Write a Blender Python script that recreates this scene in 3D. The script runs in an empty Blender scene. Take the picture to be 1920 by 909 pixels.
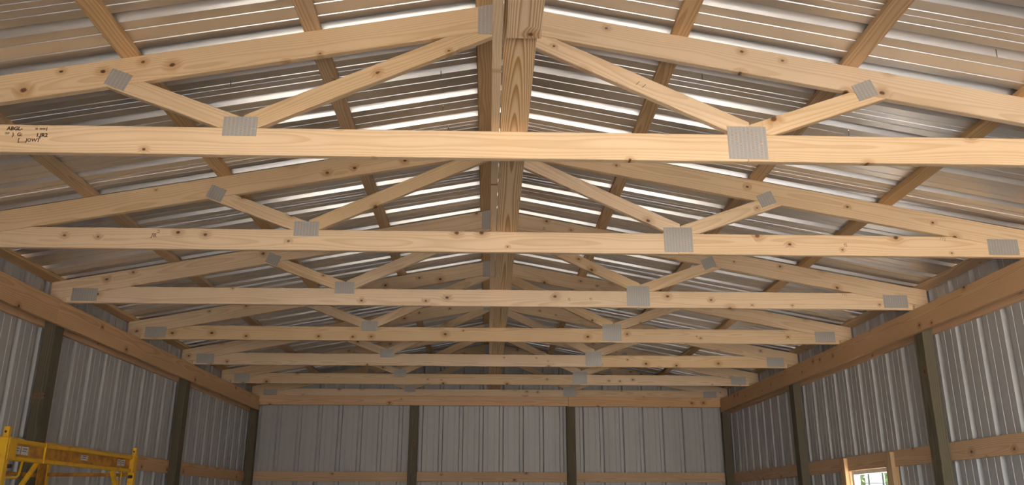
import bpy, bmesh, math, random
from mathutils import Vector, Matrix

random.seed(7)
SC = bpy.context.scene
COL = SC.collection

# ------------------------------------------------------------------ camera
HC = 1.60                      # camera height over the floor; heights below are given over the camera
YAW, PITCH, ROLL, FPX, CX = 0.02748, 0.30825, 0.00213, 1561.4, -0.0455
cam = bpy.data.cameras.new('camera')
cam.sensor_width = 36.0
cam.lens = 36.0 * FPX / 1920.0
cam.clip_start = 0.05
cam.clip_end = 500
cam_o = bpy.data.objects.new('camera', cam)
COL.objects.link(cam_o)
fw = Vector((math.sin(YAW) * math.cos(PITCH), math.cos(YAW) * math.cos(PITCH), math.sin(PITCH)))
r0 = Vector((math.cos(YAW), -math.sin(YAW), 0))
u0 = r0.cross(fw)
rt = r0 * math.cos(ROLL) + u0 * math.sin(ROLL)
up = -r0 * math.sin(ROLL) + u0 * math.cos(ROLL)
M = Matrix((rt, up, -fw)).transposed().to_4x4()
M.translation = Vector((CX, 0, HC))
cam_o.matrix_world = M
SC.camera = cam_o

# ------------------------------------------------------------------ sky, sun, exposure
world = bpy.data.worlds.new('sky')
SC.world = world
world.use_nodes = True
wn = world.node_tree.nodes
wl = world.node_tree.links
bg = wn['Background']
sky = wn.new('ShaderNodeTexSky')
sky.sky_type = 'NISHITA'
sky.sun_disc = False
sky.sun_elevation = math.radians(61.6)
sky.sun_rotation = math.radians(56.3)
sky.air_density = 1.0
sky.dust_density = 2.5
sky.ozone_density = 0.6
wl.new(sky.outputs[0], bg.inputs[0])
bg.inputs[1].default_value = 0.22
sun = bpy.data.lights.new('sun_offscreen', 'SUN')
sun.energy = 5.0
sun.angle = math.radians(0.8)
sun.color = (1.0, 0.93, 0.82)
sun_o = bpy.data.objects.new('sun_offscreen', sun)
COL.objects.link(sun_o)
sun_o.rotation_euler = Vector((-0.45, -0.30, -1.0)).to_track_quat('-Z', 'Y').to_euler()
SC.view_settings.view_transform = 'Standard'
SC.view_settings.look = 'None'
SC.view_settings.gamma = 1.0
SC.view_settings.use_curve_mapping = False
SC.view_settings.exposure = 3.2

# ------------------------------------------------------------------ sizes (metres)
S = 1.524                      # truss spacing
D1 = 3.639                     # front face of the truss nearest in view
H = 1.578                      # underside of bottom chords
CHT = 0.140                    # depth of 2x6
TH = 0.038
SL = 0.187                     # roof slope
ZL, ZT = 2.279, 2.425          # lower / upper edge of top chord at the ridge
XE = 3.62                      # truss heel end
def TY(k): return D1 + (k - 1) * S
YB = 12.872                    # inner face of back steel
YF = TY(-2) - 0.10             # inner face of front steel
XW = 3.648                     # inner face of side steel
ZP = ZT + TH                   # roof steel at ridge

# ------------------------------------------------------------------ materials
def newmat(name):
    m = bpy.data.materials.new(name)
    m.use_nodes = True
    nt = m.node_tree
    b = nt.nodes['Principled BSDF']
    return m, nt, b
class NT:
    def __init__(s, nt): s.nt = nt
    def n(s, t, **kw):
        x = s.nt.nodes.new(t)
        for k, v in kw.items(): setattr(x, k, v)
        return x
    def l(s, a, b): s.nt.links.new(a, b)
    def math(s, op, a, b=None, c=None, clamp=False):
        x = s.n('ShaderNodeMath', operation=op, use_clamp=clamp)
        for i, v in enumerate((a, b, c)):
            if v is None: continue
            if isinstance(v, (int, float)): x.inputs[i].default_value = v
            else: s.l(v, x.inputs[i])
        return x.outputs[0]
    def comb(s, x, y, z):
        c = s.n('ShaderNodeCombineXYZ')
        for i, v in enumerate((x, y, z)):
            if isinstance(v, (int, float)): c.inputs[i].default_value = v
            else: s.l(v, c.inputs[i])
        return c.outputs[0]
    def noise(s, vec, scale=1.0, detail=2.0, dim='3D'):
        x = s.n('ShaderNodeTexNoise', noise_dimensions=dim)
        x.inputs['Scale'].default_value = scale
        x.inputs['Detail'].default_value = detail
        s.l(vec, x.inputs['Vector'])
        return x.outputs[0]
    def mix(s, fac, a, b):
        x = s.n('ShaderNodeMix', data_type='RGBA')
        if isinstance(fac, (int, float)): x.inputs[0].default_value = fac
        else: s.l(fac, x.inputs[0])
        for i, v in ((6, a), (7, b)):
            if isinstance(v, tuple): x.inputs[i].default_value = (*v, 1)
            else: s.l(v, x.inputs[i])
        return x.outputs[2]
    def ramp(s, v, lo, hi, a=0.0, b=1.0):
        x = s.n('ShaderNodeMapRange', interpolation_type='SMOOTHSTEP')
        s.l(v, x.inputs[0])
        for i, q in ((1, lo), (2, hi), (3, a), (4, b)):
            if isinstance(q, (int, float)): x.inputs[i].default_value = q
            else: s.l(q, x.inputs[i])
        return x.outputs[0]

def wood(name, light, dark, knotc, ring=0.45, period=0.008, knots=0.33, rough=0.62, vary=0.16, warp=1.0, xf=1.0, shrink=1.0):
    """sawn softwood: board runs along local x, wide face along local y"""
    m, nt, b = newmat(name)
    g = NT(nt)
    tc = g.n('ShaderNodeTexCoord')
    oi = g.n('ShaderNodeObjectInfo')
    rnd = oi.outputs['Random']
    r2 = g.math('FRACT', g.math('MULTIPLY', rnd, 57.31))
    r3 = g.math('FRACT', g.math('MULTIPLY', rnd, 131.77))
    sp = g.n('ShaderNodeSeparateXYZ')
    g.l(tc.outputs['Object'], sp.inputs[0])
    x = g.math('ADD', sp.outputs[0], g.math('MULTIPLY', rnd, 41.0))
    y, z = sp.outputs[1], sp.outputs[2]
    # knots
    kv = g.n('ShaderNodeTexVoronoi', voronoi_dimensions='2D')
    kv.inputs['Scale'].default_value = 1.0
    kv.inputs['Randomness'].default_value = 0.85
    g.l(g.comb(g.math('MULTIPLY', x, 5.6), g.math('ADD', g.math('MULTIPLY', y, 7.5), g.math('MULTIPLY', r2, 9.0)), 0.0), kv.inputs['Vector'])
    ks = g.n('ShaderNodeSeparateColor')
    g.l(kv.outputs['Color'], ks.inputs[0])
    gate = g.math('LESS_THAN', ks.outputs[0], knots)
    d = kv.outputs['Distance']
    wob = g.noise(g.comb(g.math('MULTIPLY', x, 60.), g.math('MULTIPLY', y, 60.), z), 1.0, 2.0)
    d = g.math('ADD', d, g.math('MULTIPLY', g.math('SUBTRACT', wob, 0.5), 0.05))
    size = g.math('ADD', g.math('MULTIPLY', ks.outputs[1], 0.085), 0.038)
    knot = g.math('MULTIPLY', g.ramp(d, size, g.math('MULTIPLY', size, 0.45), 0, 1), gate)
    halo = g.math('MULTIPLY', g.ramp(d, g.math('MULTIPLY', size, 3.6), g.math('MULTIPLY', size, 0.8), 0, 1), gate)
    # growth rings around a pith that lies off the board
    n1 = g.noise(g.comb(g.math('MULTIPLY', x, 1.3 * xf), g.math('MULTIPLY', y, 4.), g.math('MULTIPLY', z, 4.)), 1.0, 1.0)
    n2 = g.noise(g.comb(g.math('MULTIPLY', x, 1.1 * xf), g.math('ADD', g.math('MULTIPLY', y, 4.), 17.3), g.math('MULTIPLY', z, 4.)), 1.0, 1.0)
    yy = g.math('ADD', g.math('SUBTRACT', y, g.math('MULTIPLY', g.math('SUBTRACT', r2, 0.5), 0.10 * shrink)), g.math('MULTIPLY', g.math('SUBTRACT', n1, 0.5), 0.06 * warp))
    zz = g.math('ADD', g.math('ADD', z, g.math('ADD', g.math('MULTIPLY', r3, 0.05), 0.035)), g.math('MULTIPLY', g.math('SUBTRACT', n2, 0.5), 0.05 * warp))
    rr = g.math('SQRT', g.math('ADD', g.math('MULTIPLY', yy, yy), g.math('MULTIPLY', zz, zz)))
    rr = g.math('ADD', rr, g.math('MULTIPLY', halo, 0.008))
    fr = g.math('FRACT', g.math('DIVIDE', rr, period))
    late = g.math('MULTIPLY', g.ramp(fr, 0.25, 0.88), g.ramp(fr, 1.0, 0.90))
    fine = g.noise(g.comb(g.math('MULTIPLY', x, 6.), g.math('MULTIPLY', y, 240.), g.math('MULTIPLY', z, 240.)), 1.0, 2.0)
    blotch = g.noise(g.comb(g.math('MULTIPLY', x, 0.9), g.math('MULTIPLY', y, 7.), g.math('MULTIPLY', z, 7.)), 1.0, 3.0)
    f = g.math('ADD', g.math('MULTIPLY', late, ring), g.math('MULTIPLY', g.math('SUBTRACT', fine, 0.5), 0.35))
    f = g.math('ADD', f, g.math('MULTIPLY', g.math('SUBTRACT', blotch, 0.45), 0.55), clamp=True)
    f = g.math('ADD', f, g.math('MULTIPLY', halo, 0.28), clamp=True)
    c = g.mix(f, light, dark)
    c = g.mix(g.math('MULTIPLY', halo, 0.35), c, (0.42, 0.20, 0.085))
    c = g.mix(g.math('MULTIPLY', knot, 0.93), c, g.mix(g.math('MULTIPLY', ks.outputs[2], 0.55), knotc, (0.30, 0.12, 0.05)))
    # board to board variation
    hv = g.n('ShaderNodeHueSaturation')
    g.l(c, hv.inputs['Color'])
    g.l(g.math('ADD', g.math('MULTIPLY', g.math('SUBTRACT', r3, 0.5), vary), 1.0), hv.inputs['Value'])
    g.l(g.math('ADD', g.math('MULTIPLY', g.math('SUBTRACT', r2, 0.5), 0.18), 1.0), hv.inputs['Saturation'])
    g.l(hv.outputs[0], b.inputs['Base Color'])
    b.inputs['Roughness'].default_value = rough
    b.inputs['Specular IOR Level'].default_value = 0.3
    bp = g.n('ShaderNodeBump')
    bp.inputs['Strength'].default_value = 0.15
    bp.inputs['Distance'].default_value = 0.002
    g.l(g.math('ADD', g.math('MULTIPLY', late, 0.5), fine), bp.inputs['Height'])
    g.l(bp.outputs[0], b.inputs['Normal'])
    return m

MAT = {}
MAT['pine'] = wood('pine_lumber', (0.80, 0.59, 0.37), (0.58, 0.365, 0.175), (0.07, 0.028, 0.012))
MAT['brace'] = wood('brace_lumber', (0.82, 0.60, 0.36), (0.50, 0.26, 0.09), (0.10, 0.04, 0.015), ring=0.9, period=0.0062, knots=0.10, vary=0.08, warp=0.8, xf=0.45, shrink=0.25)
MAT['purlin'] = wood('purlin_lumber', (0.72, 0.49, 0.275), (0.46, 0.26, 0.105), (0.09, 0.035, 0.015), ring=0.6, period=0.011, knots=0.10)
MAT['girt'] = wood('girt_lumber', (0.80, 0.515, 0.295), (0.55, 0.30, 0.14), (0.07, 0.028, 0.012), ring=0.5, period=0.010, knots=0.16)
MAT['treated'] = wood('treated_timber', (0.180, 0.150, 0.098), (0.088, 0.072, 0.046), (0.03, 0.022, 0.012), ring=0.6, period=0.010, knots=0.10, rough=0.8)

MAT['shedwood'] = wood('dark_shed_boards', (0.07, 0.05, 0.035), (0.04, 0.028, 0.02), (0.02, 0.01, 0.008))  # dark wood for the added, unseen block that cuts daylight outside

def metal_sheet(name, c1, c2, metal, rough):
    m, nt, b = newmat(name)
    g = NT(nt)
    tc = g.n('ShaderNodeTexCoord')
    oi = g.n('ShaderNodeObjectInfo')
    n = g.noise(tc.outputs['Object'], 2.3, 3.0)
    n2 = g.noise(tc.outputs['Object'], 55., 2.0)
    f = g.math('ADD', g.math('MULTIPLY', n, 0.6), g.math('MULTIPLY', oi.outputs['Random'], 0.4), clamp=True)
    c = g.mix(f, c1, c2)
    g.l(c, b.inputs['Base Color'])
    b.inputs['Metallic'].default_value = metal
    b.inputs['Roughness'].default_value = rough
    b.inputs['Specular IOR Level'].default_value = 0.5
    bp = g.n('ShaderNodeBump')
    bp.inputs['Strength'].default_value = 0.05
    bp.inputs['Distance'].default_value = 0.002
    g.l(n2, bp.inputs['Height'])
    g.l(bp.outputs[0], b.inputs['Normal'])
    return m
MAT['steel'] = metal_sheet('roof_steel_sheet', (0.72, 0.705, 0.685), (0.80, 0.785, 0.765), 0.92, 0.36)
MAT['wallsteel'] = metal_sheet('wall_steel_sheet', (0.46, 0.445, 0.425), (0.54, 0.525, 0.505), 0.08, 0.5)

def plate_mat():
    m, nt, b = newmat('galvanised_toothed_plate')
    g = NT(nt)
    tc = g.n('ShaderNodeTexCoord')
    sp = g.n('ShaderNodeSeparateXYZ')
    g.l(tc.outputs['Object'], sp.inputs[0])
    cx = g.math('FRACT', g.math('MULTIPLY', sp.outputs[0], 1 / 0.0195))
    row = g.math('FLOOR', g.math('MULTIPLY', sp.outputs[0], 1 / 0.0195))
    cy = g.math('FRACT', g.math('ADD', g.math('MULTIPLY', sp.outputs[1], 1 / 0.0075), g.math('MULTIPLY', row, 0.37)))
    slot = g.math('MULTIPLY', g.math('LESS_THAN', cx, 0.62), g.math('LESS_THAN', cy, 0.36))
    n = g.noise(tc.outputs['Object'], 22., 3.0)
    slot = g.math('MULTIPLY', slot, g.ramp(n, 0.32, 0.62, 0.35, 1.0))
    base = g.mix(n, (0.40, 0.39, 0.365), (0.56, 0.55, 0.52))
    g.l(g.mix(slot, base, (0.42, 0.26, 0.12)), b.inputs['Base Color'])      # pine shows through the punched slots
    b.inputs['Metallic'].default_value = 0.35
    b.inputs['Roughness'].default_value = 0.5
    bp = g.n('ShaderNodeBump')
    bp.inputs['Strength'].default_value = 0.6
    bp.inputs['Distance'].default_value = 0.002
    bp.invert = True
    g.l(slot, bp.inputs['Height'])
    g.l(bp.outputs[0], b.inputs['Normal'])
    return m
MAT['plate'] = plate_mat()

def plain(name, c1, c2, scale=8., rough=0.6, metallic=0.0, lo=0.4, hi=0.65, bump=0.0):
    m, nt, b = newmat(name)
    g = NT(nt)
    tc = g.n('ShaderNodeTexCoord')
    n = g.noise(tc.outputs['Object'], scale, 4.0)
    g.l(g.mix(g.ramp(n, lo, hi), c1, c2), b.inputs['Base Color'])
    b.inputs['Roughness'].default_value = rough
    b.inputs['Metallic'].default_value = metallic
    if bump:
        bp = g.n('ShaderNodeBump')
        bp.inputs['Strength'].default_value = bump
        bp.inputs['Distance'].default_value = 0.02
        g.l(n, bp.inputs['Height'])
        g.l(bp.outputs[0], b.inputs['Normal'])
    return m
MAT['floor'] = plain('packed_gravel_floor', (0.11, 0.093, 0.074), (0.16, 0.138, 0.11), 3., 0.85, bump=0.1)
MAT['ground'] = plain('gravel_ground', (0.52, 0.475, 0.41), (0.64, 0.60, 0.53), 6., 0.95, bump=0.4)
MAT['yellow'] = plain('yellow_scaffold_paint', (0.80, 0.43, 0.015), (0.62, 0.28, 0.02), 14., 0.42, lo=0.5, hi=0.78)
MAT['orange'] = plain('worn_orange_paint', (0.60, 0.27, 0.025), (0.38, 0.15, 0.025), 16., 0.5)
MAT['darkmetal'] = plain('dark_steel', (0.03, 0.028, 0.025), (0.06, 0.05, 0.045), 30., 0.5, 0.6)
MAT['rubber'] = plain('black_rubber', (0.02, 0.02, 0.02), (0.03, 0.03, 0.03), 30., 0.8)
MAT['white'] = plain('white_vinyl', (0.72, 0.72, 0.70), (0.80, 0.80, 0.78), 20., 0.4)
MAT['sticker'] = plain('white_sticker', (0.70, 0.67, 0.62), (0.55, 0.50, 0.45), 60., 0.5)
MAT['ink'] = plain('black_ink', (0.045, 0.022, 0.012), (0.09, 0.045, 0.025), 200., 0.8)
MAT['green_bar'] = plain('dark_green_frame', (0.03, 0.05, 0.04), (0.05, 0.07, 0.05), 20., 0.5)
MAT['bark'] = plain('tree_bark', (0.10, 0.075, 0.05), (0.19, 0.15, 0.11), 30., 0.9, bump=0.5)
MAT['block'] = plain('grey_block', (0.20, 0.20, 0.19), (0.28, 0.28, 0.27), 25., 0.9, bump=0.2)
MAT['screw'] = plain('zinc_screw', (0.25, 0.24, 0.22), (0.35, 0.34, 0.32), 40., 0.4, 0.8)
def leaf_mat():
    m, nt, b = newmat('green_leaves')
    g = NT(nt)
    tc = g.n('ShaderNodeTexCoord')
    n = g.noise(tc.outputs['Object'], 3.0, 4.0)
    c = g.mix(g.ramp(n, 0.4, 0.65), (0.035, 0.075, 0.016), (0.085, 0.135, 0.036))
    g.l(c, b.inputs['Base Color'])
    b.inputs['Roughness'].default_value = 0.5
    tl = g.n('ShaderNodeBsdfTranslucent')
    g.l(c, tl.inputs[0])
    mx = g.n('ShaderNodeMixShader')
    mx.inputs[0].default_value = 0.4
    g.l(b.outputs[0], mx.inputs[1])
    g.l(tl.outputs[0], mx.inputs[2])
    g.l(mx.outputs[0], nt.nodes['Material Output'].inputs[0])
    return m
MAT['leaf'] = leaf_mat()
def glass():
    m, nt, b = newmat('window_glass')
    g = NT(nt)
    tr = g.n('ShaderNodeBsdfTransparent')
    gl = g.n('ShaderNodeBsdfGlossy')
    gl.inputs['Roughness'].default_value = 0.03
    mx = g.n('ShaderNodeMixShader')
    mx.inputs[0].default_value = 0.08
    g.l(tr.outputs[0], mx.inputs[1])
    g.l(gl.outputs[0], mx.inputs[2])
    g.l(mx.outputs[0], nt.nodes['Material Output'].inputs[0])
    return m
MAT['glass'] = glass()

# ------------------------------------------------------------------ helpers
def link(name, me, mat, parent=None):
    o = bpy.data.objects.new(name, me)
    COL.objects.link(o)
    if mat and not me.materials: me.materials.append(MAT[mat])
    if parent: o.parent = parent
    return o
def tag(o, label, cat, group=None):
    o['label'] = label
    o['category'] = cat
    if group: o['group'] = group
    return o
def structure(o, label=None):
    o['kind'] = 'structure'
    if label: o['label'] = label
    return o
def empty(name, loc=(0, 0, 0)):
    o = bpy.data.objects.new(name, None)
    o.empty_display_size = 0.1
    COL.objects.link(o)
    o.location = loc
    return o
def axes(xa, ya, za, org):
    m = Matrix((Vector(xa), Vector(ya), Vector(za))).transposed().to_4x4()
    m.translation = Vector(org)
    return m
def box_mesh(name, sx, sy, sz, bev=0.003):
    bm = bmesh.new()
    bmesh.ops.create_cube(bm, size=1.0)
    bmesh.ops.scale(bm, vec=(sx, sy, sz), verts=bm.verts)
    if bev: bmesh.ops.bevel(bm, geom=bm.edges[:], offset=min(bev, 0.3 * min(sx, sy, sz)), segments=1, affect='EDGES')
    me = bpy.data.meshes.new(name)
    bm.to_mesh(me); bm.free()
    return me
def box(name, lo, hi, mat, parent=None, bev=0.003, long=None):
    """axis-aligned board; its longest side is local x, the next local y, so the grain runs along it"""
    lo, hi = Vector(lo), Vector(hi)
    s = hi - lo
    order = sorted(range(3), key=lambda i: -s[i])
    if long is not None:
        order.remove(long); order.insert(0, long)
    e = [Vector((1, 0, 0)), Vector((0, 1, 0)), Vector((0, 0, 1))]
    xa, ya = e[order[0]], e[order[1]]
    za = xa.cross(ya)
    me = box_mesh(name, s[order[0]], s[order[1]], s[order[2]], bev)
    o = link(name, me, mat, parent)
    mw = axes(xa, ya, za, (lo + hi) / 2)
    o.matrix_basis = (Matrix.Translation(-parent.location) @ mw) if parent else mw
    return o
def clip_poly(poly, n, c):
    """keep points with n.p <= c"""
    out = []
    for i in range(len(poly)):
        a, b = poly[i], poly[(i + 1) % len(poly)]
        da, db = n[0] * a[0] + n[1] * a[1] - c, n[0] * b[0] + n[1] * b[1] - c
        if da <= 0: out.append(a)
        if (da < 0 < db) or (db < 0 < da):
            t = da / (da - db)
            out.append((a[0] + (b[0] - a[0]) * t, a[1] + (b[1] - a[1]) * t))
    return out
def flat_board(name, p0, p1, width, clips, mat, parent, yfront=0.0, thick=TH, ext=0.3, bev=0.003):
    """board lying in a vertical x-z plane, cut by half planes; its front face looks to -y"""
    d = Vector((p1[0] - p0[0], p1[1] - p0[1]))
    L = d.length; d /= L
    q = Vector((-d.y, d.x))
    a = Vector(p0) - d * ext; b = Vector(p1) + d * ext
    poly = [tuple(a - q * width / 2), tuple(b - q * width / 2), tuple(b + q * width / 2), tuple(a + q * width / 2)]
    for n, c in clips: poly = clip_poly(poly, n, c)
    mid = (Vector(p0) + Vector(p1)) / 2
    bm = bmesh.new()
    loc = [((Vector(p) - mid).dot(d), (Vector(p) - mid).dot(q)) for p in poly]
    lo = [bm.verts.new((u, v, -thick / 2)) for u, v in loc]
    hi = [bm.verts.new((u, v, thick / 2)) for u, v in loc]
    n = len(poly)
    bm.faces.new(list(reversed(lo))); bm.faces.new(hi)
    for i in range(n): bm.faces.new((lo[i], lo[(i + 1) % n], hi[(i + 1) % n], hi[i]))
    bmesh.ops.recalc_face_normals(bm, faces=bm.faces)
    if bev: bmesh.ops.bevel(bm, geom=bm.edges[:], offset=bev, segments=1, affect='EDGES')
    me = bpy.data.meshes.new(name)
    bm.to_mesh(me); bm.free()
    o = link(name, me, mat, parent)
    o.matrix_basis = axes((d.x, 0, d.y), (q.x, 0, q.y), (0, -1, 0), (mid.x, yfront + thick / 2, mid.y))
    return o
def tube_mesh(name, pts, r, seg=8):
    bm = bmesh.new()
    rings = []
    P = [Vector(p) for p in pts]
    ref = None
    for i, p in enumerate(P):
        t = (P[min(i + 1, len(P) - 1)] - P[max(i - 1, 0)]).normalized()
        if ref is None: ref = Vector((0, 0, 1)) if abs(t.z) < 0.9 else Vector((1, 0, 0))
        u = (ref - t * ref.dot(t)).normalized()
        v = t.cross(u); ref = u
        rr = r[i] if isinstance(r, (list, tuple)) else r
        rings.append([bm.verts.new(p + (u * math.cos(6.28318 * k / seg) + v * math.sin(6.28318 * k / seg)) * rr) for k in range(seg)])
    for a, b in zip(rings, rings[1:]):
        for k in range(seg): bm.faces.new((a[k], a[(k + 1) % seg], b[(k + 1) % seg], b[k])).smooth = True
    bm.faces.new(list(reversed(rings[0]))); bm.faces.new(rings[-1])
    bmesh.ops.recalc_face_normals(bm, faces=bm.faces)
    me = bpy.data.meshes.new(name)
    bm.to_mesh(me); bm.free()
    return me
def tube(name, pts, r, mat, parent=None, seg=8):
    off = parent.location if parent else Vector((0, 0, 0))
    return link(name, tube_mesh(name, [Vector(p) - off for p in pts], r, seg), mat, parent)
ORD = {1: 'first', 2: 'second', 3: 'third', 4: 'fourth', 5: 'fifth', 6: 'sixth', 7: 'seventh', 8: 'eighth', 9: 'ninth', 10: 'tenth'}

# ------------------------------------------------------------------ ribbed steel sheets
PW = 0.9144
RB, RT_, RH = 0.074, 0.040, 0.042         # major rib: base, crown, height
MB_, MT_, MH = 0.015, 0.010, 0.0038       # minor rib
def rib_profile():
    """(u, w): across the sheet and outward, one sheet, three bays of 12 inches"""
    P = [(0.0, 0.0)]
    for i in range(3):
        c = 0.3048 * (i + 0.5)
        seq = [(c - 0.1016, MB_, MT_, MH), (c, RB, RT_, RH), (c + 0.1016, MB_, MT_, MH)]
        for cc, b_, t_, h_ in seq:
            P += [(cc - b_ / 2, 0.0), (cc - t_ / 2, h_), (cc + t_ / 2, h_), (cc + b_ / 2, 0.0)]
    P += [(PW - 0.004, 0.0), (PW + 0.008, 0.0014)]      # lap edge, outside the next sheet
    return P
PROF = rib_profile()
def sheet_mesh(name, zlo, zhi, prof=PROF, cut=None):
    """sheet in local coords: x across, y along its length, z outward; zlo/zhi are functions of u or numbers"""
    us = [(u, w) for u, w in prof]
    if cut:
        def at(q):
            for (a, wa), (b, wb) in zip(prof, prof[1:]):
                if a <= q <= b: return (q, wa + (wb - wa) * (q - a) / max(b - a, 1e-9))
            return (q, 0.0)
        us = [at(cut[0])] + [(u, w) for u, w in us if cut[0] < u < cut[1]] + [at(cut[1])]
    f = lambda q, u: q(u) if callable(q) else q
    v = [(u, f(zlo, u), w) for u, w in us] + [(u, f(zhi, u), w) for u, w in us]
    n = len(us)
    me = bpy.data.meshes.new(name)
    me.from_pydata(v, [], [(i, i + 1, n + i + 1, n + i) for i in range(n - 1)])
    return me

# ---- floor and ground
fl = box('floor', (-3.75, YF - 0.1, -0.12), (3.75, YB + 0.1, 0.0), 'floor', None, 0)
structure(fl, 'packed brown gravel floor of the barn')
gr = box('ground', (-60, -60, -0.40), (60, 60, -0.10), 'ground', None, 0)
structure(gr, 'light gravel ground outside the barn')

# ---- roof: two slopes of sheets, sheets run from ridge to eave
ceil = structure(empty('ceiling', (0, 0, HC + ZP)), 'ribbed pale steel roof sheets seen from below')
cs = 1 / math.sqrt(1 + SL * SL)
LEN = 3.80 / cs
roof_me = sheet_mesh('roof_panel', 0.0, LEN)
RIB0 = 4.285 - 0.1524            # a rib centre sits half a bay in from the sheet edge
n0 = int(math.floor((YF - 0.15 - RIB0) / 0.3048))
ystart = RIB0 + 0.3048 * n0
nroof = int(math.ceil((YB + 0.15 - ystart) / PW))
for sgn in (-1, 1):
    for i in range(nroof):
        o = link('roof_panel', roof_me, 'steel', ceil)
        # local x -> world y, local y -> down the slope, local z -> roof normal
        dn = Vector((sgn * cs, 0, -SL * cs))
        nm = Vector((sgn * SL * cs, 0, cs))
        o.matrix_basis = axes((0, 1, 0), dn, nm, (0, ystart + i * PW, 0))
cap = bpy.data.meshes.new('ridge_cap')
yy0, yy1 = ystart, ystart + nroof * PW
zc = 0.046
cap.from_pydata([(-0.16, yy0, zc - 0.16 * SL), (0, yy0, zc), (0.16, yy0, zc - 0.16 * SL), (-0.16, yy1, zc - 0.16 * SL), (0, yy1, zc), (0.16, yy1, zc - 0.16 * SL)], [], [(0, 1, 4, 3), (1, 2, 5, 4)])
link('ridge_cap', cap, 'steel', ceil)
# stray roofing screws that missed the wood
scm = tube_mesh('screw', [(0, 0, 0.004), (0, 0, -0.034), (0, 0, -0.040)], [0.0028, 0.0026, 0.0004], 6)
for X, Y in ((2.30, 3.36), (-0.35, 4.72), (-0.34, 4.30), (-0.33, 5.02), (2.02, 4.34), (-1.45, 4.05), (-2.1, 4.6), (1.95, 5.5), (1.1, 4.02)):
    o = link('screw', scm, 'screw', ceil)
    o.location = (X, Y, -SL * abs(X) + 0.002)

# ---- walls: vertical sheets
WZ = HC + ZP - SL * XW + 0.004
WIN = (7.735, 7.735 + PW, HC - 0.75, HC + 0.362)     # window bay on the right wall: y0, y1, z0, z1
side_me = sheet_mesh('wall_panel', 0.0, WZ)
up_me = sheet_mesh('wall_panel', WIN[3], WZ)
lo_me = sheet_mesh('wall_panel', 0.0, WIN[2])
def side_wall(sgn, name, label):
    w = structure(empty(name, (sgn * XW, 0, 0)), label)
    y = WIN[0]
    while y > YF: y -= PW
    while y < YB - 0.02:
        mes = [side_me]
        if sgn > 0 and abs(y - WIN[0]) < 0.01: mes = [up_me, lo_me]
        if y < YF or y + PW > YB:
            c = (max(0.0, YF - y), min(PW, YB - y))
            mes = [sheet_mesh('wall_panel', 0.0, WZ, cut=c)]
        for me in mes:
            o = link('wall_panel', me, 'wallsteel', w)
            o.matrix_basis = axes((0, 1, 0), (0, 0, 1), (sgn, 0, 0), (0, y, 0))
        y += PW
    return w
side_wall(-1, 'wall_left', 'ribbed steel side wall behind the yellow scaffold')
side_wall(1, 'wall_right', 'ribbed steel side wall with the window')
def gable_wall(name, yw, nrm, label, hole=None):
    w = structure(empty(name, (0, yw, 0)), label)
    x = -4 * PW
    k = 0
    while x < 4 * PW - 0.01:
        top = lambda u, x=x: HC + ZP - SL * abs(x + u) + 0.004
        lo = 0.0
        if hole and hole[0] - 0.01 < x and x + PW < hole[1] + 0.01: lo = hole[2]
        # one extra vertex at the ridge so the top follows both slopes
        prof = PROF
        o = link('wall_panel', sheet_mesh('wall_panel', lo, top, prof), 'wallsteel', w)
        o.matrix_basis = axes((1, 0, 0), (0, 0, 1), (0, nrm, 0), (x, 0, 0))
        x += PW
    return w
gable_wall('wall_back', YB, 1, 'ribbed steel back gable wall')
HOLE = (-2 * PW, 4 * PW, 3.12)
gable_wall('wall_front', YF, -1, 'ribbed steel front gable wall with an open doorway', HOLE)

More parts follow.
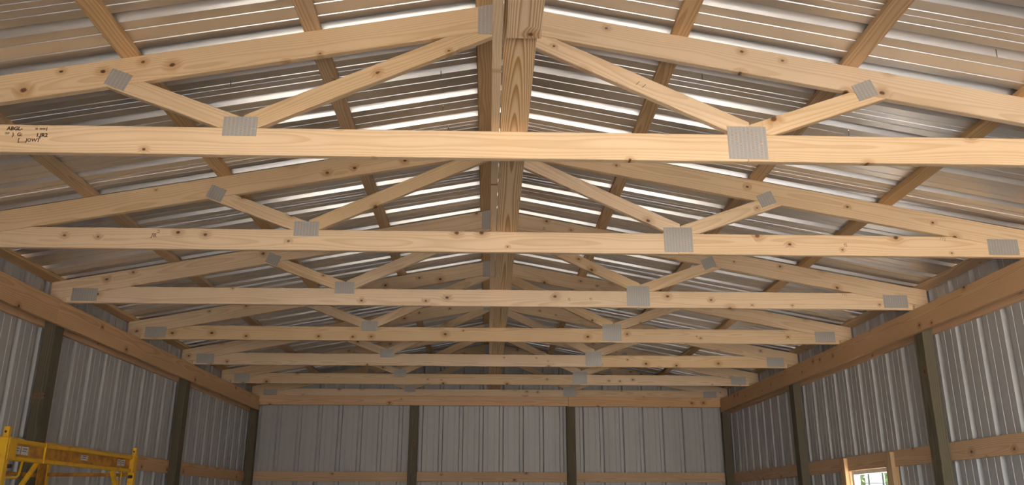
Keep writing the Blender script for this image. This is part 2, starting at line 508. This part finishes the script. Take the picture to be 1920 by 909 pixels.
# ------------------------------------------------------------------ posts, carriers, girts
SIDE = {-1: 'scaffold-side wall', 1: 'window wall'}
for sgn in (-1, 1):
    for i, k in enumerate((7, 5, 3, 1, -1, -2)):
        y0 = TY(k) - 0.02
        y1 = y0 + 0.14
        if k == 7: y0, y1 = 12.735, 12.83
        if k == -2: y0, y1 = TY(k) - 0.06, TY(k) + 0.03
        xo, xi = 3.609, 3.519
        ztop = HC + H
        if k == 7: xi = 3.50
        lo = (min(sgn * xi, sgn * xo), y0, 0.0)
        hi = (max(sgn * xi, sgn * xo), y1, ztop)
        o = box('post', lo, hi, 'treated', None, 0.004)
        which = 'corner post where the %s meets the back wall' % SIDE[sgn] if i == 0 else 'post of the %s, %s from the back corner' % (SIDE[sgn], ORD[i + 1])
        tag(o, 'dark treated timber ' + which, 'post', 'side wall posts')
for sgn in (-1, 1):
    # inner carrier under the trusses (two lengths end to end) and the outer header behind the posts
    cr = empty('truss_carrier', (sgn * 3.499, 4.0, HC + H - 0.096))
    cuts = [YF + 0.05, 3.60 if sgn < 0 else 3.72, 6.60 if sgn < 0 else 7.9, 12.735]
    for a, b in zip(cuts, cuts[1:]):
        box('beam_length', (sgn * 3.499 - 0.019, a + 0.001, HC + H - 0.193), (sgn * 3.499 + 0.019, b - 0.001, HC + H), 'girt', cr)
    tag(cr, 'long pine carrier beam under the truss ends along the %s' % SIDE[sgn], 'beam', 'truss carriers')
    a = sgn * 3.629
    o = box('outer_header', (a - 0.018, YF + 0.02, HC + H - 0.206), (a + 0.018, 12.83, HC + H - 0.0), 'girt')
    tag(o, 'outer header board behind the post tops of the %s' % SIDE[sgn], 'board', 'outer headers')
    for j, zg in enumerate((HC + 0.36, HC - 0.34, HC - 1.04)):
        lab = ('pine wall girt running behind the posts of the %s' % SIDE[sgn]) if j == 0 else ('%s pine girt below head height on the %s' % ('upper' if j == 1 else 'lower', SIDE[sgn]))
        if sgn > 0 and j == 1:
            continue
        o = box('wall_girt', (min(sgn * 3.610, sgn * 3.648), YF + 0.05, zg), (max(sgn * 3.610, sgn * 3.648), 12.83, zg + 0.14), 'girt')
        tag(o, lab, 'girt', 'side wall girts')
# gable posts, girts and header at the back
for sx, nm in ((-1.165, 'scaffold-side'), (1.20, 'window-side')):
    o = box('gable_post', (sx - 0.066, 12.742, 0.0), (sx + 0.066, 12.83, HC + H), 'treated', None, 0.004)
    tag(o, 'dark treated post standing against the back wall toward the %s corner' % nm, 'post', 'back wall posts')
for j, zg in enumerate((HC + 0.365, HC - 0.34, HC - 1.04)):
    o = box('wall_girt', (-3.60, 12.832, zg), (3.60, 12.868, zg + 0.14), 'girt')
    tag(o, 'pine girt across the back wall ' + ('above head height', 'at chest height', 'near knee height')[j], 'girt', 'back wall girts')
gh = empty('gable_header', (0, 12.72, HC + 1.535))
box('beam_length', (-3.478, 12.702, HC + 1.463), (1.158, 12.740, HC + 1.604), 'girt', gh)
box('beam_length', (1.160, 12.702, HC + 1.458), (3.478, 12.740, HC + 1.599), 'girt', gh)
tag(gh, 'pine header across the back wall post tops, spliced at one post', 'beam')
# front door framing behind the camera
for x in (-2 * PW - 0.07,):
    o = box('door_post', (x - 0.07, YF + 0.002, 0.0), (x + 0.07, YF + 0.092, 3.12), 'treated', None, 0.004)
    tag(o, 'dark treated post at the edge of the front doorway', 'post')
dh = box('door_header', (-3.45, YF + 0.03, 3.12), (3.45, YF + 0.068, HC + H - 0.002), 'girt')
tag(dh, 'pine header over the open front doorway', 'beam')

# ------------------------------------------------------------------ purlins
def purlin(X, width, label):
    sg = 1 if X > 0 else -1
    me = box_mesh('roof_purlin', YB - YF - 0.03, width, TH - 0.001)
    o = link('roof_purlin', me, 'purlin')
    zc_ = HC + ZT - SL * abs(X) + (TH / 2) / cs
    dn = Vector((sg * cs, 0, -SL * cs)); nm = Vector((sg * SL * cs, 0, cs))
    o.matrix_basis = axes((0, 1, 0), nm.cross(Vector((0, 1, 0))), nm, (X, (YB + YF) / 2, zc_))
    tag(o, label, 'purlin', 'roof purlins')
for sgn, xs in ((-1, (0.088, 0.940, 1.812, 2.66, 3.60)), (1, (0.088, 0.898, 1.742, 2.605, 3.60))):
    for i, X in enumerate(xs):
        base = 'flat pine purlin under the roof sheets above the %s' % SIDE[sgn]
        lab = ('flat pine ridge purlin on the slope toward the ' + SIDE[sgn]) if i == 0 else (('flat pine eave purlin at the foot of the roof along the ' + SIDE[sgn]) if i == 4 else '%s flat pine purlin down from the ridge on the slope toward the %s' % (ORD[i + 1], SIDE[sgn]))
        purlin(sgn * X, 0.086 if i < 4 else 0.092, lab)

# ------------------------------------------------------------------ trusses
def lower(sgn, off=0.0):   # half plane below the lower edge of the top chord
    return ((sgn * SL, 1.0), ZL - H - off)
E0 = 0.0006
def truss_proto():
    root = empty('roof_truss', (0, 0, 0))
    zl, zt = ZL - H, ZT - H
    for s in (-1, 1):
        zm = (zl + zt) / 2
        # top chord
        w = (zt - zl) * cs
        flat_board('top_chord', (0, zm), (s * XE, zm - SL * XE), w, [((-s, 0), -E0), ((s, 0), XE), ((0, -1), 0.0)], 'pine', root)
    # bottom chord in two lengths, spliced under the plate
    XS = 1.185
    flat_board('bottom_chord', (-XE, CHT / 2), (XS, CHT / 2), CHT, [((1, 0), XS - E0), ((-1, 0), XE), lower(-1, E0)], 'pine', root)
    flat_board('bottom_chord', (XS, CHT / 2), (XE, CHT / 2), CHT, [((-1, 0), -XS - E0), ((1, 0), XE), lower(1, E0)], 'pine', root)
    for s in (-1, 1):
        j = 1.228 if s < 0 else 1.205
        flat_board('long_web', (s * j, 1.735 - H), (s * 0.06, 2.278 - H), 0.089, [((0, -1), -CHT - E0), lower(s, E0), ((-s, 0), -0.03 if s < 0 else -0.03), ((s, 0), j - E0)], 'pine', root)
        flat_board('short_web', (s * (j + 0.03), 1.735 - H), (s * 1.86, 1.958 - H), 0.089, [((0, -1), -CHT - E0), lower(s, E0), ((-s, 0), -j - E0)], 'pine', root)
    def plate(cx_, cz_, wx, wz, ang=0.0):
        me = box_mesh('connector_plate', wx, wz, 0.002, 0)
        d = Vector((math.cos(ang), 0, math.sin(ang))); q = Vector((-math.sin(ang), 0, math.cos(ang)))
        for yf, za in ((-0.0008, -1), (TH + 0.0008, 1)):
            o = link('connector_plate', me, 'plate', root)
            if za < 0: o.matrix_basis = axes(d, q, (0, -1, 0), (cx_, yf, cz_))
            else: o.matrix_basis = axes(-d, q, (0, 1, 0), (cx_, yf, cz_))
    plate(0.0, 2.334 - H, 0.236, 0.178)
    plate(-1.240, 1.724 - H, 0.160, 0.100)
    plate(1.187, 1.675 - H, 0.190, 0.170)
    plate(-1.845, 1.962 - H, 0.108, 0.090, -0.376)
    plate(1.795, 1.966 - H, 0.108, 0.090, 0.376)
    for s in (-1, 1): plate(s * 3.345, 1.648 - H, 0.205, 0.108)
    return root
def copy_tree(o, parent=None):
    c = o.copy(); COL.objects.link(c)
    if parent: c.parent = parent
    for ch in list(o.children): copy_tree(ch, c)
    return c
proto = truss_proto()
TR = {}
for k in range(7, -3, -1):
    o = proto if k == 7 else copy_tree(proto)
    o.location = (0, TY(k), HC + H)
    if k == 7: lab = 'pine gable truss standing against the back wall steel'
    elif k == -2: lab = 'pine gable truss over the front doorway'
    elif k == 1: lab = 'pine roof truss with a black grade stamp, sixth out from the back gable truss'
    else: lab = 'pine roof truss with steel plates, %s out from the back gable truss' % ORD[7 - k]
    tag(o, lab, 'truss', 'roof trusses')
    TR[k] = o

# small blocks nailed beside truss heels on the carriers
for sgn in (-1, 1):
    for k in range(6, -2, -1):
        y1 = TY(k) - 0.001
        x0, x1 = sgn * 3.482, sgn * 3.60
        o = box('heel_block', (min(x0, x1), y1 - 0.038, HC + H), (max(x0, x1), y1, HC + H + 0.036), 'pine')
        tag(o, 'small pine block on the %s carrier beside the %s truss from the back' % (SIDE[sgn].split()[0].replace('-side',' side'), ORD[7 - k]), 'block', 'truss heel blocks')

# ------------------------------------------------------------------ centre brace lying on the bottom chords
br = empty('centre_brace', (0.05, 5.0, HC + H + CHT))
zb = HC + H + CHT + 0.0005
o = box('edge_board', (-0.046, TY(-2) + 0.05, zb), (-0.007, TY(7) + 0.03, zb + 0.089), 'pine', br)
# flat board of the far lengths: its near end rides up on the near board
def strip(name, X0, X1, path, mat, parent):
    bm = bmesh.new()
    y0 = path[0][0]; L = path[-1][0] - y0
    w = (X1 - X0) / 2
    rows = []
    for y, z in path:
        rows.append([bm.verts.new((y - y0 - L / 2, sx * w, z - zb + dz)) for sx, dz in ((1, 0), (-1, 0), (-1, TH), (1, TH))])
    for a, b in zip(rows, rows[1:]):
        for i in range(4): bm.faces.new((a[i], a[(i + 1) % 4], b[(i + 1) % 4], b[i]))
    bm.faces.new(rows[0]); bm.faces.new(rows[-1])
    bmesh.ops.recalc_face_normals(bm, faces=bm.faces)
    me = bpy.data.meshes.new(name); bm.to_mesh(me); bm.free()
    o = link(name, me, mat, parent)
    o.matrix_basis = Matrix.Translation(-parent.location) @ axes((0, 1, 0), (-1, 0, 0), (0, 0, 1), ((X0 + X1) / 2, y0 + L / 2, zb))
    return o
strip('flat_board', -0.003, 0.128, [(2.12, zb + 0.0395), (2.75, zb + 0.034), (TY(1), zb), (TY(3) + 0.10, zb)], 'brace', br)
strip('flat_board', -0.004, 0.125, [(TY(3) + 0.103, zb), (TY(7) + 0.03, zb)], 'brace', br)
strip('flat_board', 0.010, 0.140, [(TY(-2) + 0.05, zb), (TY(0), zb), (2.80, zb - 0.006)], 'brace', br)
tag(br, 'lengthwise pine brace lying on the bottom chords under the ridge', 'brace')

# ------------------------------------------------------------------ inked stamps on chords
def ink_text(s, parent, X, Z, size, rot=0.0, yoff=-0.0012, bold=0.0):
    cu = bpy.data.curves.new('grade_stamp', 'FONT')
    cu.body = s; cu.size = size; cu.extrude = 0.0003; cu.offset = bold
    cu.resolution_u = 2
    t = bpy.data.objects.new('tmp', cu)
    COL.objects.link(t)
    bpy.context.view_layer.update()
    me = bpy.data.meshes.new_from_object(t.evaluated_get(bpy.context.evaluated_depsgraph_get()))
    bpy.data.objects.remove(t)
    me.materials.clear()
    me.name = 'grade_stamp'
    o = link('grade_stamp', me, 'ink', parent)
    o.matrix_basis = axes((math.cos(rot), 0, math.sin(rot)), (-math.sin(rot), 0, math.cos(rot)), (0, -1, 0), (X, yoff + 0.0008, Z))
    return o
def chord_of(k, name, i=0):
    return [c for c in TR[k].children if c.name.split('.')[0] == name][i]
def stamp(k, s, X, Z, size, rot=0.0, name='bottom_chord', i=0, bold=0.0):
    ch = chord_of(k, name, i)
    o = ink_text(s, TR[k], X, Z, size, rot, bold=bold)
    mb = ch.matrix_basis.inverted() @ o.matrix_basis
    o.parent = ch
    o.matrix_basis = mb
stamp(1, 'ABGL-', -2.325, 0.110, 0.026, bold=0.0010)
stamp(1, '= ==1', -2.195, 0.110, 0.024, bold=0.0006)
stamp(1, '**  )  G:', -2.330, 0.080, 0.025, bold=0.0008)
stamp(1, '1,JR2', -2.185, 0.078, 0.026, bold=0.0010)
stamp(1, '[__.JOWT', -2.265, 0.052, 0.024, bold=0.0006)
stamp(2, 'J8.', -2.230, 0.080, 0.040, -0.15)
stamp(2, 'L1', -2.180, 0.105, 0.026, 1.5)
for k, X, Z, nm, i in ((3, 0.62, 0.050, 'bottom_chord', 0), (3, 0.80, 0.055, 'bottom_chord', 0), (4, 2.05, 0.050, 'bottom_chord', 1), (5, 0.66, 0.05, 'bottom_chord', 0), (2, 2.3, 0.06, 'bottom_chord', 1)):
    stamp(k, '::!:', X, Z, 0.030, 1.57, nm, i, 0.0004)
for k in (2, 3, 4):
    stamp(k, '/ / |', 2.93 if k == 2 else 2.90, 0.118, 0.026, -0.15, 'top_chord', 1)
stamp(3, '!:!', 0.42, 0.665, 0.035, 1.4, 'top_chord', 1)
stamp(1, '/', 0.66, 0.40, 0.036, -0.5, 'long_web', 1)
stamp(1, '/', 0.69, 0.385, 0.036, -0.5, 'long_web', 1)

# ------------------------------------------------------------------ window and its rough framing
w1 = structure(empty('window_1', (XW, (WIN[0] + WIN[1]) / 2, WIN[2])), 'small white framed window in the side wall')
wy0, wy1, wz0, wz1 = WIN
wy0 += 0.008; wy1 -= 0.008
fx0, fx1 = XW - 0.012, XW + 0.05
box('window_frame', (fx0, wy0, wz0), (fx1, wy0 + 0.045, wz1), 'white', w1)
box('window_frame', (fx0, wy1 - 0.045, wz0), (fx1, wy1, wz1), 'white', w1)
box('window_frame', (fx0, wy0 + 0.045, wz1 - 0.04), (fx1, wy1 - 0.045, wz1), 'white', w1)
box('window_frame', (fx0, wy0 + 0.045, wz0), (fx1, wy1 - 0.045, wz0 + 0.05), 'white', w1)
box('sash_rail', (fx0 + 0.01, wy0 + 0.045, (wz0 + wz1) / 2 - 0.02), (fx1 - 0.01, wy1 - 0.045, (wz0 + wz1) / 2 + 0.02), 'white', w1)
for q in (0.32, 0.66):
    yq = wy0 + (wy1 - wy0) * q
    box('muntin', (XW + 0.014, yq - 0.006, wz0 + 0.05), (XW + 0.030, yq + 0.006, wz1 - 0.04), 'green_bar', w1)
for a, b in ((wz0 + 0.05, (wz0 + wz1) / 2 - 0.02), ((wz0 + wz1) / 2 + 0.02, wz1 - 0.04)):
    box('window_pane', (XW + 0.020, wy0 + 0.045, a), (XW + 0.024, wy1 - 0.045, b), 'glass', w1, 0)
wf = empty('window_framing', (3.6, 8.2, 0.0))
for ya, yb in ((7.625, 7.735), (8.645, 8.755)):
    box('stud', (3.572, ya, 0.0), (3.609, yb, HC + 0.488), 'purlin', wf)
    box('trimmer', (3.6105, ya + 0.005, 0.0), (3.640, yb - 0.005, HC + 0.358), 'purlin', wf)
box('sill_board', (3.610, 7.737, WIN[2] - 0.04), (3.636, 8.643, WIN[2] - 0.001), 'purlin', wf)
tag(wf, 'pine rough framing studs either side of the window', 'framing')

# ------------------------------------------------------------------ yellow scaffold
XN, XF, Y0, Y1 = -2.75, -3.40, 4.865, 6.645
sc = empty('scaffold', ((XN + XF) / 2, (Y0 + Y1) / 2, 0))
def sq(name, a, b, s, mat, parent=sc, s2=None):
    """square tube between two points"""
    a, b = Vector(a), Vector(b)
    d = (b - a); L = d.length; d.normalize()
    ref = Vector((1, 0, 0)) if abs(d.x) < 0.8 else Vector((0, 0, 1))
    y = (ref - d * ref.dot(d)).normalized(); z = d.cross(y)
    me = box_mesh(name, L, s, s2 or s, 0.004)
    o = link(name, me, mat, parent)
    o.matrix_basis = Matrix.Translation(-parent.location) @ axes(d, y, z, (a + b) / 2)
    return o
for X in (XN, XF):
    for Y in (Y0, Y1):
        pst = sq('leg', (X, Y, 0.16), (X, Y, HC + 0.375), 0.045, 'yellow')
        sq('coupling_pin', (X, Y, HC + 0.372), (X, Y, HC + 0.432), 0.030, 'yellow')
        tube('pin_hole', [(X, Y - 0.0165, HC + 0.402), (X, Y + 0.0165, HC + 0.402)], 0.007, 'darkmetal', sc)
        tube('caster_wheel', [(X - 0.02, Y, 0.066), (X + 0.02, Y, 0.066)], 0.064, 'rubber', sc, 16)
        sq('caster_fork', (X, Y, 0.06), (X, Y, 0.17), 0.055, 'darkmetal', sc, 0.03)
for Y in (Y0, Y1):
    for z in (0.30, 0.62, 0.94, 1.26, 1.58, HC + 0.35):
        tube('rung', [(XN, Y, z), (XF, Y, z)], 0.014, 'yellow', sc)
zt_, zb_ = HC + 0.356, HC + 0.262
# near side rail: two tubes with a deep orange web
rail = empty('side_rail'); rail.parent = sc; rail.location = (0, 0, 0)
def rel(o):
    o.parent = rail
    return o
rel(sq('top_tube', (XN, Y0 + 0.02, zt_), (XN, Y1 - 0.02, zt_), 0.026, 'yellow'))
rel(sq('bottom_tube', (XN, Y0 + 0.02, zb_), (XN, Y1 - 0.02, zb_), 0.026, 'yellow'))
rel(sq('web_plate', (XN - 0.006, Y0 + 0.02, (zt_ + zb_) / 2), (XN - 0.006, Y1 - 0.02, (zt_ + zb_) / 2), 0.006, 'orange', sc, 0.075))
rel(sq('web_plate', (XN + 0.004, Y0 + 0.02, (zt_ + zb_) / 2), (XN + 0.004, Y0 + 0.42, (zt_ + zb_) / 2), 0.008, 'orange', sc, 0.075))
rel(sq('corner_sleeve', (XN, Y0 + 0.04, zb_ - 0.015), (XN, Y0 + 0.04, zt_ + 0.015), 0.050, 'yellow', sc, 0.09))
rel(sq('corner_sleeve', (XN, Y1 - 0.03, zb_ - 0.015), (XN, Y1 - 0.03, zt_ + 0.015), 0.048, 'yellow', sc, 0.06))
rel(sq('seam_strap', (XN + 0.002, Y0 + 0.425, zb_ - 0.014), (XN + 0.002, Y0 + 0.425, zt_ + 0.014), 0.030, 'yellow', sc, 0.008))
def sticker(Y, w, h, dz=0.0):
    st = rel(sq('warning_sticker', (XN + 0.0095, Y - w / 2, (zt_ + zb_) / 2 + dz), (XN + 0.0095, Y + w / 2, (zt_ + zb_) / 2 + dz), 0.001, 'sticker', sc, h))
    return st
for Y, w, h, dz in ((Y0 + 0.125, 0.05, 0.046, 0.0), (Y0 + 0.20, 0.078, 0.046, 0.0), (Y0 + 0.95, 0.10, 0.034, 0.002), (Y1 - 0.28, 0.055, 0.046, 0), (Y1 - 0.21, 0.060, 0.046, 0)):
    sticker(Y, w, h, dz)
    for j in range(2):
        rel(sq('sticker_print', (XN + 0.0102, Y - w * 0.36, (zt_ + zb_) / 2 + dz + 0.011 - 0.014 * j), (XN + 0.0102, Y + w * (0.30 - 0.12 * j), (zt_ + zb_) / 2 + dz + 0.011 - 0.014 * j), 0.0006, 'ink', sc, 0.0035))
# far side rail, end plates, knee braces, latch rods
sq('far_rail', (XF, Y0 + 0.02, HC + 0.222), (XF, Y1 - 0.02, HC + 0.222), 0.026, 'orange')
sq('end_bar', (XF, Y1, HC + 0.232), (XN, Y1, HC + 0.232), 0.024, 'orange')
sq('end_plate', (XF + 0.02, Y1 - 0.10, HC - 0.25), (XF + 0.02, Y1 - 0.10, HC + 0.345), 0.012, 'orange', sc, 0.11)
sq('knee_brace', (XN, Y0 + 0.38, zb_ - 0.01), (XN, Y0 + 0.02, HC - 0.10), 0.024, 'yellow')
sq('knee_brace', (XN, Y1 - 0.36, zb_ - 0.01), (XN, Y1 - 0.02, HC - 0.10), 0.030, 'yellow')
tube('latch_rod', [(XN + 0.006, Y0 + 0.20, zb_ - 0.01), (XN + 0.006, Y0 + 0.185, zb_ - 0.09), (XN + 0.006, Y0 + 0.16, zb_ - 0.105), (XN + 0.006, Y0, zb_ - 0.105)], 0.007, 'yellow', sc)
tube('latch_rod', [(XN + 0.006, Y1 - 0.20, zb_ - 0.01), (XN + 0.006, Y1 - 0.215, zb_ - 0.13), (XN + 0.006, Y1, zb_ - 0.14)], 0.006, 'yellow', sc)
for Y in (Y0 + 0.05, Y1 - 0.06):
    sq('latch_clip', (XN + 0.014, Y - 0.018, zb_ - 0.045), (XN + 0.014, Y + 0.018, zb_ - 0.045), 0.022, 'darkmetal')
tag(sc, 'yellow steel rolling scaffold with orange side rail and white warning stickers', 'scaffold')

# ------------------------------------------------------------------ outside the window
def leaf_cloud(name, parent, c, rad, n, size, seed):
    rg = random.Random(seed)
    v, f = [], []
    for i in range(n):
        while True:
            p = Vector((rg.uniform(-1, 1), rg.uniform(-1, 1), rg.uniform(-1, 1)))
            if 0.25 < p.length < 1: break
        p = Vector((p.x * rad[0], p.y * rad[1], p.z * rad[2])) + Vector(c)
        d = Vector((rg.uniform(-1, 1), rg.uniform(-1, 1), rg.uniform(-1, 1))).normalized()
        e = d.cross(Vector((rg.uniform(-1, 1), rg.uniform(-1, 1), rg.uniform(-1, 1)))).normalized()
        s = size * rg.uniform(0.6, 1.3)
        b = len(v)
        v += [tuple(p - d * s), tuple(p + e * s * 0.42), tuple(p + d * s), tuple(p - e * s * 0.42)]
        f.append((b, b + 1, b + 2, b + 3))
    me = bpy.data.meshes.new(name)
    me.from_pydata(v, [], f)
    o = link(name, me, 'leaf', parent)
    o['kind'] = 'stuff'
    return o
def tree(loc, h, rad, seed, label):
    t = empty('tree', loc)
    rg = random.Random(seed)
    link('trunk', tube_mesh('trunk', [(0, 0, -0.35), (0.05, 0.03, h * 0.3), (-0.04, 0.06, h * 0.62), (0.03, 0, h * 0.9)], [0.16, 0.12, 0.08, 0.03], 8), 'bark', t)
    for i in range(7):
        a = i * 0.9 + rg.random(); z = h * (0.25 + 0.08 * i)
        link('branch', tube_mesh('branch', [(0, 0, z), (math.cos(a) * rad * 0.4, math.sin(a) * rad * 0.4, z + 0.3), (math.cos(a) * rad * 0.8, math.sin(a) * rad * 0.8, z + 0.5)], [0.05, 0.03, 0.012], 6), 'bark', t)
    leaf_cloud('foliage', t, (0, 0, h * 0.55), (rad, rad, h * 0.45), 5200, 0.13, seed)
    tag(t, label, 'tree', 'trees outside the window')
tree((9.6, 20.6, 0.0), 6.0, 2.3, 3, 'leafy green tree outside the window behind the block pillar')
tree((14.6, 28.5, 0.0), 7.0, 2.8, 4, 'larger leafy tree farther outside beyond the window')
tree((9.0, 25.6, 0.0), 6.0, 2.0, 5, 'leafy tree outside, seen at the back edge of the window')
pl = empty('block_pillar', (6.0, 13.35, -0.1))
for i in range(13):
    box('block', (5.89, 13.24, -0.12 + 0.21 * i), (6.11, 13.46, -0.12 + 0.21 * i + 0.203), 'block', pl, 0.006)
tag(pl, 'grey block pillar standing outside the window', 'pillar')

# unseen dark block added by the yard to shade one side of the doorway
sh = empty('shed', (9.0, -6.5, -0.1))
for i in range(36):
    y0 = -12.0 + i * 0.305
    box('wall_board', (4.9, y0, -0.12), (4.94, y0 + 0.30, 4.2), 'shedwood', sh, 0.004)
box('shed_body', (4.945, -12.0, -0.12), (13.0, -1.03, 4.2), 'shedwood', sh, 0)
box('shed_roof', (4.5, -12.4, 4.2), (13.4, -0.7, 4.4), 'darkmetal', sh, 0.01)
tag(sh, 'dark timber shed beside the yard outside the front doorway', 'shed')
